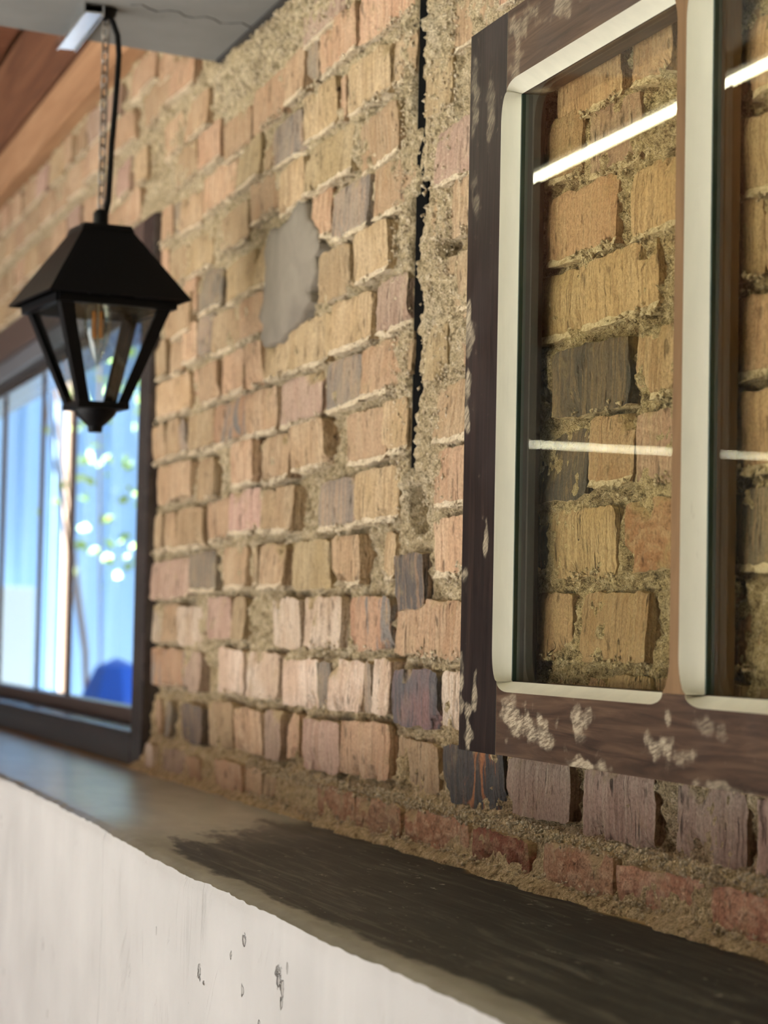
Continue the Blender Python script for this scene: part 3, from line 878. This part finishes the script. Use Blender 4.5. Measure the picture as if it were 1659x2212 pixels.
# ---- grey slab overhead and timber roof beyond it
sl = MB()
sl.poly_prism([(-3.722, -0.012, 0.961), (1.6, -0.012, 0.961), (1.6, -1.25, 0.961), (-3.425, -1.25, 0.961)],
              [(-3.722, -0.012, 1.30), (1.6, -0.012, 1.30), (1.6, -1.25, 1.30), (-3.425, -1.25, 1.30)])
slab = sl.build('ceiling_slab', M_SLAB, bevel=0.003); tag(slab, 'grey concrete slab overhead where the lantern hangs', 'ceiling', kind='structure')
jn = MB().box(-3.715, 0.5, -0.0125, 0.006, 0.9575, 0.972).build('joint_strip', M_DARKJOINT, slab)
ck = MB()
ck.tube([(-3.425 + 0.012 * math.sin(i * 1.7) - 0.055 * i / 14, -0.22 + i * 0.0155, 0.9612) for i in range(15)], 0.0016, 5)
ck.build('crack', simple('crack_shadow_dirt', lin(78, 78, 76), 0.9), slab)

plate = MB().box(-8.6, -3.0, -0.035, 0.10, 1.135, 1.245).build('trim_1', M_BEAM2, bevel=0.004)
tag(plate, 'tan timber wall plate lying on top of the bricks', 'beam', kind='structure')
beam = MB().box(-8.6, -3.0, -0.045, 0.10, 1.250, 1.475).build('trim_2', M_BEAM, bevel=0.005)
tag(beam, 'brown timber beam above the wall plate', 'beam', kind='structure')
ceil = MB().box(-11.2, 2.6, -6.2, 0.3, 1.51, 1.62).build('ceiling', M_PLANK)
tag(ceil, 'timber plank ceiling over the room', 'ceiling', kind='structure')
pw = 0.135
pm = None
for i in range(40):
    if pm is None:
        b = MB().box(-pw / 2 + 0.003, pw / 2 - 0.003, -4.2, 0.0, 0, 0.035)
        o = b.build('plank', M_PLANK, ceil, bevel=0.004)
        pm = o.data
    else:
        o = obj('plank', pm, None, ceil)
    o.location = (-9.0 + i * pw, -0.05, 1.478 + random.uniform(0, 0.004))

# ------------------------------------------------------------------ window_1: blue-lit window at the far end
win = empty('window_1', ((WX0 + WX1) / 2, 0, WZ0))
tag(win, 'dark framed window with blue daylight outside', 'window', kind='structure')
def wpart(name, mb, mat, parent=None, bevel=0.004):
    o = mb.build(name, mat, None, bevel=bevel)
    p = parent or win
    o.parent = p
    o.matrix_parent_inverse = p.matrix_basis.inverted() if p is win else Matrix.Identity(4)
    return o
YF = -0.012
wpart('jamb', MB().box(WX1 - 0.098, WX1, YF, 0.12, WZ0, WZ1), M_WIN)
wpart('jamb', MB().box(WX0, WX0 + 0.118, YF, 0.12, WZ0, WZ1), M_WIN)
wpart('head', MB().box(WX0 + 0.118, WX1 - 0.098, YF, 0.12, 0.700, WZ1), M_WINB)
wpart('head_bead', MB().box(WX0 + 0.118, WX1 - 0.098, YF + 0.012, 0.12, 0.655, 0.700), M_WINSHEEN)
wpart('head_stop', MB().box(WX0 + 0.118, WX1 - 0.098, YF + 0.035, 0.12, 0.622, 0.655), M_WIN)
wpart('sill_rail', MB().box(WX0 + 0.118, WX1 - 0.098, YF, 0.12, WZ0, -0.196), M_WIN)
wpart('sash_rail', MB().box(WX0 + 0.118, WX1 - 0.098, 0.056, 0.10, -0.1965, -0.163), M_WINB)
for mx, mw in ((-5.84, 0.03), (-5.40, 0.04), (-6.48, 0.05), (-7.4, 0.05)):
    wpart('mullion', MB().box(mx - mw / 2, mx + mw / 2, 0.070, 0.079, -0.163, 0.63), M_WINB)
ed = [WX0 + 0.118, -7.4, -6.48, -5.84, -5.40, WX1 - 0.098]
for a, b in zip(ed[:-1], ed[1:]):
    wpart('pane', MB().box(a + 0.01, b - 0.01, 0.076, 0.080, -0.165, 0.63), M_WGLASS, bevel=0)

# ------------------------------------------------------------------ the loose glazed sash hung in front of the bricks
FY, GY, BY = -0.055, -0.037, -0.010      # front face, glass line, back
SX0, SX1 = -2.349, -1.262                # outer width
ZB, ZT = -0.1255, 0.6635
P1 = (-2.238, -1.837); P2 = (-1.7835, -1.375)
GZ0, GZ1 = -0.0485, 0.577
sash = empty('window_sash', ((SX0 + SX1) / 2, FY, ZB))
tag(sash, 'dark stained old window sash with cream chamfers leaning against the bricks', 'window sash')
spots_z = [(-2.335, 0.60, 0.012, 0.04, 0.5), (-2.325, 0.47, 0.010, 0.03, 0.4), (-2.343, 0.36, 0.010, 0.018, 1.0), (-2.343, 0.27, 0.010, 0.018, 1.0), (-2.344, 0.245, 0.008, 0.02, 0.9),
           (-2.338, 0.32, 0.016, 0.02, 0.6), (-2.280, 0.10, 0.008, 0.02, 0.9), (-2.342, 0.065, 0.012, 0.014, 0.8), (-2.345, -0.06, 0.008, 0.03, 1.0), (-2.322, -0.105, 0.012, 0.02, 1.1), (-2.302, -0.065, 0.008, 0.016, 0.8), (-2.285, 0.565, 0.010, 0.05, 0.4)]
spots_x = [(-2.205, -0.068, 0.03, 0.006, 0.5), (-2.150, -0.090, 0.060, 0.017, 1.0), (-2.195, -0.084, 0.035, 0.012, 0.9), (-2.02, -0.082, 0.03, 0.010, 0.9), (-1.99, -0.075, 0.016, 0.008, 0.8), (-2.01, -0.095, 0.02, 0.008, 0.5), (-1.835, -0.095, 0.026, 0.012, 1.0),
           (-2.00, -0.121, 0.05, 0.006, 1.1), (-1.955, -0.122, 0.03, 0.006, 0.7), (-1.79, -0.100, 0.02, 0.008, 0.6), (-1.72, -0.125, 0.05, 0.007, 0.7), (-1.82, -0.070, 0.006, 0.010, 0.8), (-2.20, 0.64, 0.04, 0.014, 0.5), (-2.10, 0.63, 0.05, 0.010, 0.55), (-2.21, 0.60, 0.015, 0.03, 0.5), (-1.75, -0.075, 0.03, 0.01, 0.4)]
M_STZ = stained_frame_mat('z', spots_z)
M_STX = stained_frame_mat('x', spots_x)

def ease(t, L, end):
    """chamfer width factor: swells from the stopped end over length end (quarter-ellipse)"""
    d = min(t, L - t)
    if d >= end: return 1.0
    u = 1 - max(d, 0) / end
    return math.sqrt(max(0.0, 1 - u * u))

def member(name, mat, axis, a0, a1, o_line, sides):
    """a frame member. axis 'z': runs along z from a0 to a1.  o_line: the plain outer edge, or None when both
    edges are moulded.  sides: list of (glass_line, sign, width, [(lo, hi, end)]) where sign points into the pane."""
    n = max(30, int((a1 - a0) / 0.006))
    T = sorted(set(list(np.linspace(a0, a1, n)) + [v for sd in sides for (lo, hi, en) in sd[3] for v in list(lo + en * (1 - np.cos(np.linspace(0, 1.57, 8)))) + list(hi - en * (1 - np.cos(np.linspace(0, 1.57, 8))))]))
    T = [t for t in T if a0 <= t <= a1]
    def put(l, y, t): return (l, y, t) if axis == 'z' else (t, y, l)
    def wid(sd, t):
        for lo, hi, en in sd[3]:
            if lo <= t <= hi: return sd[2] * ease(t - lo, hi - lo, en)
        return 0.0
    V, F = [], []
    chs = [([], []) for _ in sides]
    for t in T:
        row = []
        lines = []
        for sd in sides:
            w_ = wid(sd, t)
            lines.append((sd[0], sd[0] - sd[1] * w_))
        if len(sides) == 1:
            L0 = o_line
            row = [put(L0, BY, t), put(L0, FY, t), put(lines[0][1], FY, t), put(lines[0][0], GY, t), put(lines[0][0], BY, t)]
        else:
            row = [put(lines[0][0], BY, t), put(lines[0][0], GY, t), put(lines[0][1], FY, t), put(lines[1][1], FY, t), put(lines[1][0], GY, t), put(lines[1][0], BY, t)]
        V.append(row)
    m = len(V[0])
    verts = [v for r_ in V for v in r_]
    skip = {2} if len(sides) == 1 else {1, 3}
    for i in range(len(T) - 1):
        for j in range(m):
            if j in skip: continue
            jj = (j + 1) % m
            F.append((i * m + j, i * m + jj, (i + 1) * m + jj, (i + 1) * m + j))
    F.append(tuple(range(m))); F.append(tuple(len(verts) - m + k for k in reversed(range(m))))
    bm = bmesh.new()
    vv = [bm.verts.new(v) for v in verts]
    for f in F:
        bm.faces.new([vv[k] for k in f])
    bmesh.ops.recalc_face_normals(bm, faces=bm.faces)
    me = bpy.data.meshes.new(name); bm.to_mesh(me); bm.free()
    o = obj(name, me, mat); o.parent = sash; o.matrix_parent_inverse = Matrix.Translation(sash.location).inverted()
    # painted chamfers with a little thickness of paint
    for si, sd in enumerate(sides):
        j = 2 if len(sides) == 1 else (1, 3)[si]
        A, B = [], []
        cv, cf = [], []
        for i in range(len(T)):
            p, q = Vector(V[i][j]), Vector(V[i][(j + 1) % m])
            for k in range(5):
                f = k / 4
                c = p.lerp(q, f)
                c.y += 0.0012 * math.sin(math.pi * f) * (1 if True else 0)
                w_ = 0.0006 * float(mnoise.noise(Vector((c.x * 40, c.z * 40, 3.0))))
                c.y += w_ if 0 < k < 4 else 0
                cv.append(tuple(c))
        for i in range(len(T) - 1):
            for k in range(4):
                cf.append((i * 5 + k, i * 5 + k + 1, (i + 1) * 5 + k + 1, (i + 1) * 5 + k))
        me2 = mesh('chamfer', cv, cf, True, 35)
        c_ = obj('painted_chamfer', me2, M_PAINT); c_.parent = o
        c_.matrix_parent_inverse = Matrix.Translation(sash.location).inverted() @ Matrix.Translation(sash.location)
        c_['label'] = 'cream painted chamfer'
    return o
wz = [(GZ0, GZ1, 0.034)]
member('stile', M_STZ, 'z', ZB, ZT, SX0, [(P1[0], 1, 0.0145, wz)])
member('stile', M_STZ, 'z', ZB, ZT, SX1, [(P2[1], -1, 0.0145, wz)])
rx = [(P1[0], P1[1] + 0.004, 0.030), (P2[0] - 0.004, P2[1], 0.034)]
member('rail', M_STX, 'x', P1[0] + 0.0006, P2[1] - 0.0006, ZB + 0.0006, [(GZ0, 1, 0.0105, rx)])
member('rail', M_STX, 'x', P1[0] + 0.0006, P2[1] - 0.0006, ZT, [(GZ1, -1, 0.0105, rx)])
mu = member('mullion', M_MULL, 'z', GZ0, GZ1, None, [(P1[1], -1, -0.0175, wz), (P2[0], 1, -0.0175, wz)]) if False else None
def mull():
    return member('mullion', M_MULL, 'z', GZ0 + 0.0003, GZ1 - 0.0003, None, [(P1[1], -1, 0.0175, wz), (P2[0], 1, 0.0175, wz)])
mull()
for (a, b) in (P1, P2):
    g = MB().box(a + 0.0005, b - 0.0005, GY + 0.001, GY + 0.005, GZ0 + 0.0005, GZ1 - 0.0005).build('glass_pane', M_GLASS)
    g.parent = sash; g.matrix_parent_inverse = Matrix.Translation(sash.location).inverted()
    e = MB().box(a + 0.0005, a + 0.0030, GY - 0.0012, GY + 0.0065, GZ0 + 0.001, GZ1 - 0.001).build('glass_edge', M_GEDGE)
    e.parent = g
    e['label'] = 'dark green glass edge'

# ------------------------------------------------------------------ black lantern on its chain
LX, LY = -3.466, -0.250
lan = empty('hanging_lantern', (LX, LY, 0.30), math.radians(7))
tag(lan, 'black four-sided hanging lantern with a clear filament bulb', 'lantern')
Z0 = 0.30
def lp(name, mb, mat, parent=None, bevel=0.0, smooth=False):
    return mb.build(name, mat, parent or lan, bevel=bevel, smooth=smooth)
def sq(h, z): return [(-h, -h, z - Z0), (h, -h, z - Z0), (h, h, z - Z0), (-h, h, z - Z0)]
HE, HB0, HB1 = 0.112, 0.092, 0.038
ZE, ZC, ZBT = 0.500, 0.612, 0.338
# roof: four sloping sheets on a small flat top
for k in range(4):
    a = k * math.pi / 2
    R = Matrix.Rotation(a, 4, 'Z')
    b = [Vector((-HE, -HE, ZE - Z0)), Vector((HE, -HE, ZE - Z0)), Vector((0.038, -0.038, ZC - Z0)), Vector((-0.038, -0.038, ZC - Z0))]
    inn = [Vector((v.x * 0.985, v.y * 0.97, v.z - 0.002)) for v in b]
    lp('roof_panel', MB().poly_prism([R @ v for v in inn], [R @ v for v in b]), M_BLACK)
lp('roof_cap', MB().poly_prism(sq(0.042, 0.608), sq(0.038, 0.618)), M_BLACK, bevel=0.001)
lp('neck', MB().lathe([(0.0, 0.616 - Z0), (0.012, 0.616 - Z0), (0.012, 0.640 - Z0), (0.008, 0.645 - Z0), (0.0, 0.645 - Z0)], 14), M_BLACK, smooth=True)
# eave lining
fr = MB()
for k in range(4):
    R = Matrix.Rotation(k * math.pi / 2, 4, 'Z')
    fr.box(-HB0, HB0, -HB0 - 0.004, -HB0 + 0.010, ZE - Z0 - 0.014, ZE - Z0 - 0.001, R)
lp('eave_frame', fr, M_BLACK)
for k in range(4):
    R = Matrix.Rotation(k * math.pi / 2, 4, 'Z')
    post = MB()
    for sgn in (0, 1):
        w_ = 0.021; th = 0.003
        if sgn == 0:
            bt = [(-HB1, -HB1, ZBT - Z0), (-HB1 + w_ * 0.8, -HB1, ZBT - Z0), (-HB1 + w_ * 0.8, -HB1 + th, ZBT - Z0), (-HB1, -HB1 + th, ZBT - Z0)]
            tp = [(-HB0, -HB0, ZE - Z0), (-HB0 + w_, -HB0, ZE - Z0), (-HB0 + w_, -HB0 + th, ZE - Z0), (-HB0, -HB0 + th, ZE - Z0)]
        else:
            bt = [(-HB1, -HB1 + th, ZBT - Z0), (-HB1 + th, -HB1 + th, ZBT - Z0), (-HB1 + th, -HB1 + w_ * 0.8, ZBT - Z0), (-HB1, -HB1 + w_ * 0.8, ZBT - Z0)]
            tp = [(-HB0, -HB0 + th, ZE - Z0), (-HB0 + th, -HB0 + th, ZE - Z0), (-HB0 + th, -HB0 + w_, ZE - Z0), (-HB0, -HB0 + w_, ZE - Z0)]
        post.poly_prism([R @ Vector(v) for v in bt], [R @ Vector(v) for v in tp])
    lp('corner_post', post, M_BLACK)
    o1 = 0.0035
    q = [Vector((-HB1 + 0.006, -HB1 + o1, ZBT - Z0 + 0.004)), Vector((HB1 - 0.006, -HB1 + o1, ZBT - Z0 + 0.004)), Vector((HB0 - 0.008, -HB0 + o1, ZE - Z0 - 0.002)), Vector((-HB0 + 0.008, -HB0 + o1, ZE - Z0 - 0.002))]
    q2 = [v + Vector((0, 0.0018, 0)) for v in q]
    lp('glass_pane', MB().poly_prism([R @ v for v in q2], [R @ v for v in q]), M_LGLASS)
lp('base_tray', MB().poly_prism(sq(HB1 + 0.003, ZBT - 0.004), sq(HB1 + 0.003, ZBT + 0.006)), M_BLACK, bevel=0.001)
lp('finial', MB().lathe([(0.0, 0.334 - Z0), (0.034, 0.334 - Z0), (0.030, 0.326 - Z0), (0.018, 0.314 - Z0), (0.012, 0.309 - Z0), (0.011, 0.300 - Z0), (0.0, 0.300 - Z0)], 18), M_BLACK, smooth=True)
lp('lamp_socket', MB().lathe([(0.0, 0.60 - Z0), (0.016, 0.60 - Z0), (0.016, 0.512 - Z0), (0.013, 0.506 - Z0), (0.0, 0.506 - Z0)], 16, (0, 0, 0)), M_BLACK, smooth=True)
bulb = lp('bulb', MB().lathe([(0.0135, 0.507 - Z0), (0.0170, 0.498 - Z0), (0.0208, 0.482 - Z0), (0.0215, 0.470 - Z0), (0.0195, 0.452 - Z0), (0.0145, 0.434 - Z0), (0.008, 0.418 - Z0), (0.0035, 0.408 - Z0), (0.0, 0.403 - Z0)], 20), M_BULB, smooth=True)
for k in range(4):
    a = math.radians(20 + 90 * k)
    x, y = 0.0078 * math.cos(a), 0.0078 * math.sin(a)
    MB().tube([(x, y, 0.486 - Z0), (x * 0.9, y * 0.9, 0.446 - Z0)], 0.0029, 6).build('filament', M_FIL, bulb)
MB().tube([(0, 0, 0.506 - Z0), (0, 0, 0.490 - Z0), (0, 0, 0.445 - Z0), (0.001, 0, 0.430 - Z0)], 0.0014, 6).build('bulb_stem', M_BRASSW, bulb)
# chain, link by link
ch = empty('chain', (0, 0, 0)); ch.parent = lan
lk = None
L_, Wd = 0.0125, 0.0058
zt, zb = 0.944, 0.640
nl = 17
for i in range(nl):
    if lk is None:
        pts = []
        for k in range(20):
            a = 2 * math.pi * k / 20
            pts.append((Wd * math.cos(a), 0, (L_ - Wd) * (1 if math.sin(a) > 0 else -1) + Wd * math.sin(a)))
        o = MB().tube(pts, 0.0016, 6, True).build('chain_link', M_CHAIN, ch, smooth=True)
        lk = o.data
    else:
        o = obj('chain_link', lk, None, ch)
    f = i / (nl - 1)
    o.location = (0, 0, zt + (zb - zt) * f - Z0)
    o.rotation_euler = (0, 0, math.radians(25 + (90 if i % 2 else 0)))
Rz = Matrix.Rotation(-math.radians(7), 4, 'Z')
def wpt(x, y, z): return Rz @ Vector((x - LX, y - LY, z - Z0))
cpts = [(-3.462, -0.247, 0.952), (-3.462, -0.240, 0.940), (-3.462, -0.232, 0.920), (-3.463, -0.229, 0.890), (-3.463, -0.2305, 0.85), (-3.464, -0.233, 0.80), (-3.464, -0.2365, 0.75), (-3.464, -0.238, 0.70), (-3.464, -0.2395, 0.66), (-3.465, -0.243, 0.640), (-3.466, -0.247, 0.622)]
MB().tube([wpt(*p) for p in cpts], 0.0048, 10).build('cable', M_CABLE, lan, smooth=True)
hk = MB().lathe([(0.0, 0.961 - Z0), (0.017, 0.961 - Z0), (0.015, 0.950 - Z0), (0.009, 0.944 - Z0), (0.0, 0.942 - Z0)], 14)
hk.build('ceiling_hook', M_BLACK, lan, smooth=True)

# bright aluminium channel fixed beside the lantern hook
al = empty('metal_channel', (-3.556, -0.2745, 0.945))
tag(al, 'short bright aluminium channel under the slab beside the lantern hook', 'metal channel')
MB().box(-0.118, 0.118, -0.0135, 0.0135, 0.0, 0.003).build('web', M_ALU, al, bevel=0.001)
MB().box(-0.118, 0.118, -0.0165, -0.0135, -0.003, 0.016).build('flange', M_ALU, al, bevel=0.0008)
MB().box(-0.118, 0.118, 0.0135, 0.0165, -0.003, 0.016).build('flange', M_ALU, al, bevel=0.0008)

# ------------------------------------------------------------------ LED tubes of the room (seen mirrored in the sash glass)
def led(name, p, q, label, rad=0.0065):
    p, q = Vector(p), Vector(q)
    c = (p + q) / 2
    e = empty(name, c, math.atan2((q - p).y, (q - p).x))
    tag(e, label, 'ceiling light', 'lit ceiling tubes')
    L = (q - p).length / 2
    MB().box(-L, L, -0.014, 0.014, 0.012, 0.034).build('housing', M_ROOM, e, bevel=0.002)
    MB().tube([(-L + 0.01, 0, 0.002), (0, 0, 0.002), (L - 0.01, 0, 0.002)], rad, 10).build('tube', M_TUBE, e, smooth=True)
    MB().box(-L - 0.006, -L + 0.01, -0.014, 0.014, -0.01, 0.034).build('end_cap', M_BLACK, e)
    MB().box(L - 0.01, L + 0.006, -0.014, 0.014, -0.01, 0.034).build('end_cap', M_BLACK, e)
    return e
led('tube_light', (-4.5, -0.863, 0.925), (2.0, -0.814, 0.925), 'long lit tube light hanging parallel to the brick wall')
led('tube_light', (-10.5, -3.0, 0.95), (-10.6, -5.2, 0.95), 'lit tube light across the far end of the room', 0.0022)

# ------------------------------------------------------------------ outside the window
og = MB().box(-40, 20, 0.29, 30, FL - 0.12, FL - 0.02).build('outside_ground', M_OUTG); tag(og, 'pale ground of the yard outside the window', 'ground', kind='structure')
og2 = MB().box(-40, 20, -30, -6.21, FL - 0.12, FL - 0.02).build('street_ground', M_OUTG); tag(og2, 'pale paving in front of the added opening', 'ground', kind='structure')
fence = empty('sheet_fence', (-13, 1.5, FL))
tag(fence, 'pale blue ribbed sheet fence beyond the window', 'fence')
fsh = None
for i in range(9):
    if fsh is None:
        V, F = [], []
        prof = [(0, 0), (0.05, 0), (0.07, 0.035), (0.11, 0.035), (0.13, 0), (0.20, 0), (0.22, 0.035), (0.26, 0.035), (0.28, 0), (0.36, 0), (0.38, 0.035), (0.42, 0.035), (0.44, 0), (0.50, 0)]
        for (y, x) in prof:
            V += [(x, y, 0), (x, y, 3.35), (x - 0.004, y, 0), (x - 0.004, y, 3.35)]
        for k in range(len(prof) - 1):
            a = 4 * k; b = a + 4
            F += [(a, b, b + 1, a + 1), (a + 3, b + 3, b + 2, a + 2)]
        fsh = mesh('sheet', V, F)
        o = obj('sheet', fsh, M_SHEET, fence)
    else:
        o = obj('sheet', fsh, None, fence)
    o.location = (0.01 * (i % 2), -1.2 + 0.5 * i, 0)
wbd = MB().box(-0.02, 0.02, -0.5, 0.185, 0, 1.73).build('white_board', M_WHITE, None, bevel=0.003, loc=(-12.4, 0.98, FL - 0.02))
tag(wbd, 'white board standing against the blue fence', 'board')
post_ = MB().lathe([(0, 0), (0.03, 0), (0.03, 3.6), (0, 3.6)], 12).build('garden_post', M_POLE, None, smooth=True, loc=(-11.6, 1.20, FL - 0.02))
tag(post_, 'thin tan post standing before the blue fence', 'post')
# shrub with leaves
tree = empty('leafy_shrub', (-10.8, 1.24, FL - 0.02))
tag(tree, 'green leafy shrub seen blurred through the window', 'shrub')
rt = random.Random(5)
for k in range(5):
    a = rt.uniform(0, 6.28)
    MB().tube([(0.02 * math.cos(a), 0.02 * math.sin(a), 0), (0.10 * math.cos(a), 0.10 * math.sin(a), 1.4), (0.28 * math.cos(a), 0.28 * math.sin(a), 2.4), (0.40 * math.cos(a), 0.40 * math.sin(a), 3.2)], 0.006, 6).build('branch', M_POLE, tree)
V, F = [], []
for k in range(300):
    c = Vector((rt.gauss(0, 0.3), rt.gauss(0.06, 0.15), 1.55 + 1.9 * rt.random() ** 0.6))
    d = Vector((rt.gauss(0, 1), rt.gauss(0, 1), rt.gauss(-0.3, 0.6))).normalized()
    s_ = d.cross(Vector((rt.gauss(0, 1), rt.gauss(0, 1), rt.gauss(0, 1)))).normalized()
    l = rt.uniform(0.05, 0.085); w_ = l * 0.34
    i0 = len(V)
    n_ = d.cross(s_) * 0.006
    V += [c, c + d * l * 0.5 + s_ * w_ + n_, c + d * l, c + d * l * 0.5 - s_ * w_ + n_]
    F += [(i0, i0 + 1, i0 + 2), (i0, i0 + 2, i0 + 3)]
lf = obj('foliage', mesh('foliage', V, F), M_LEAF, tree); lf['kind'] = 'stuff'
tarp = MB()
tarp.lathe([(0.0, 0.0), (0.17, 0.0), (0.19, 0.6), (0.17, 1.20), (0.10, 1.34), (0.0, 1.38)], 9)
tb = tarp.build('tarp_bundle', M_TARP, None, smooth=True, loc=(-10.4, 1.22, FL - 0.02), sharp=20)
tag(tb, 'bright blue tarpaulin bundle low outside the window', 'tarpaulin')
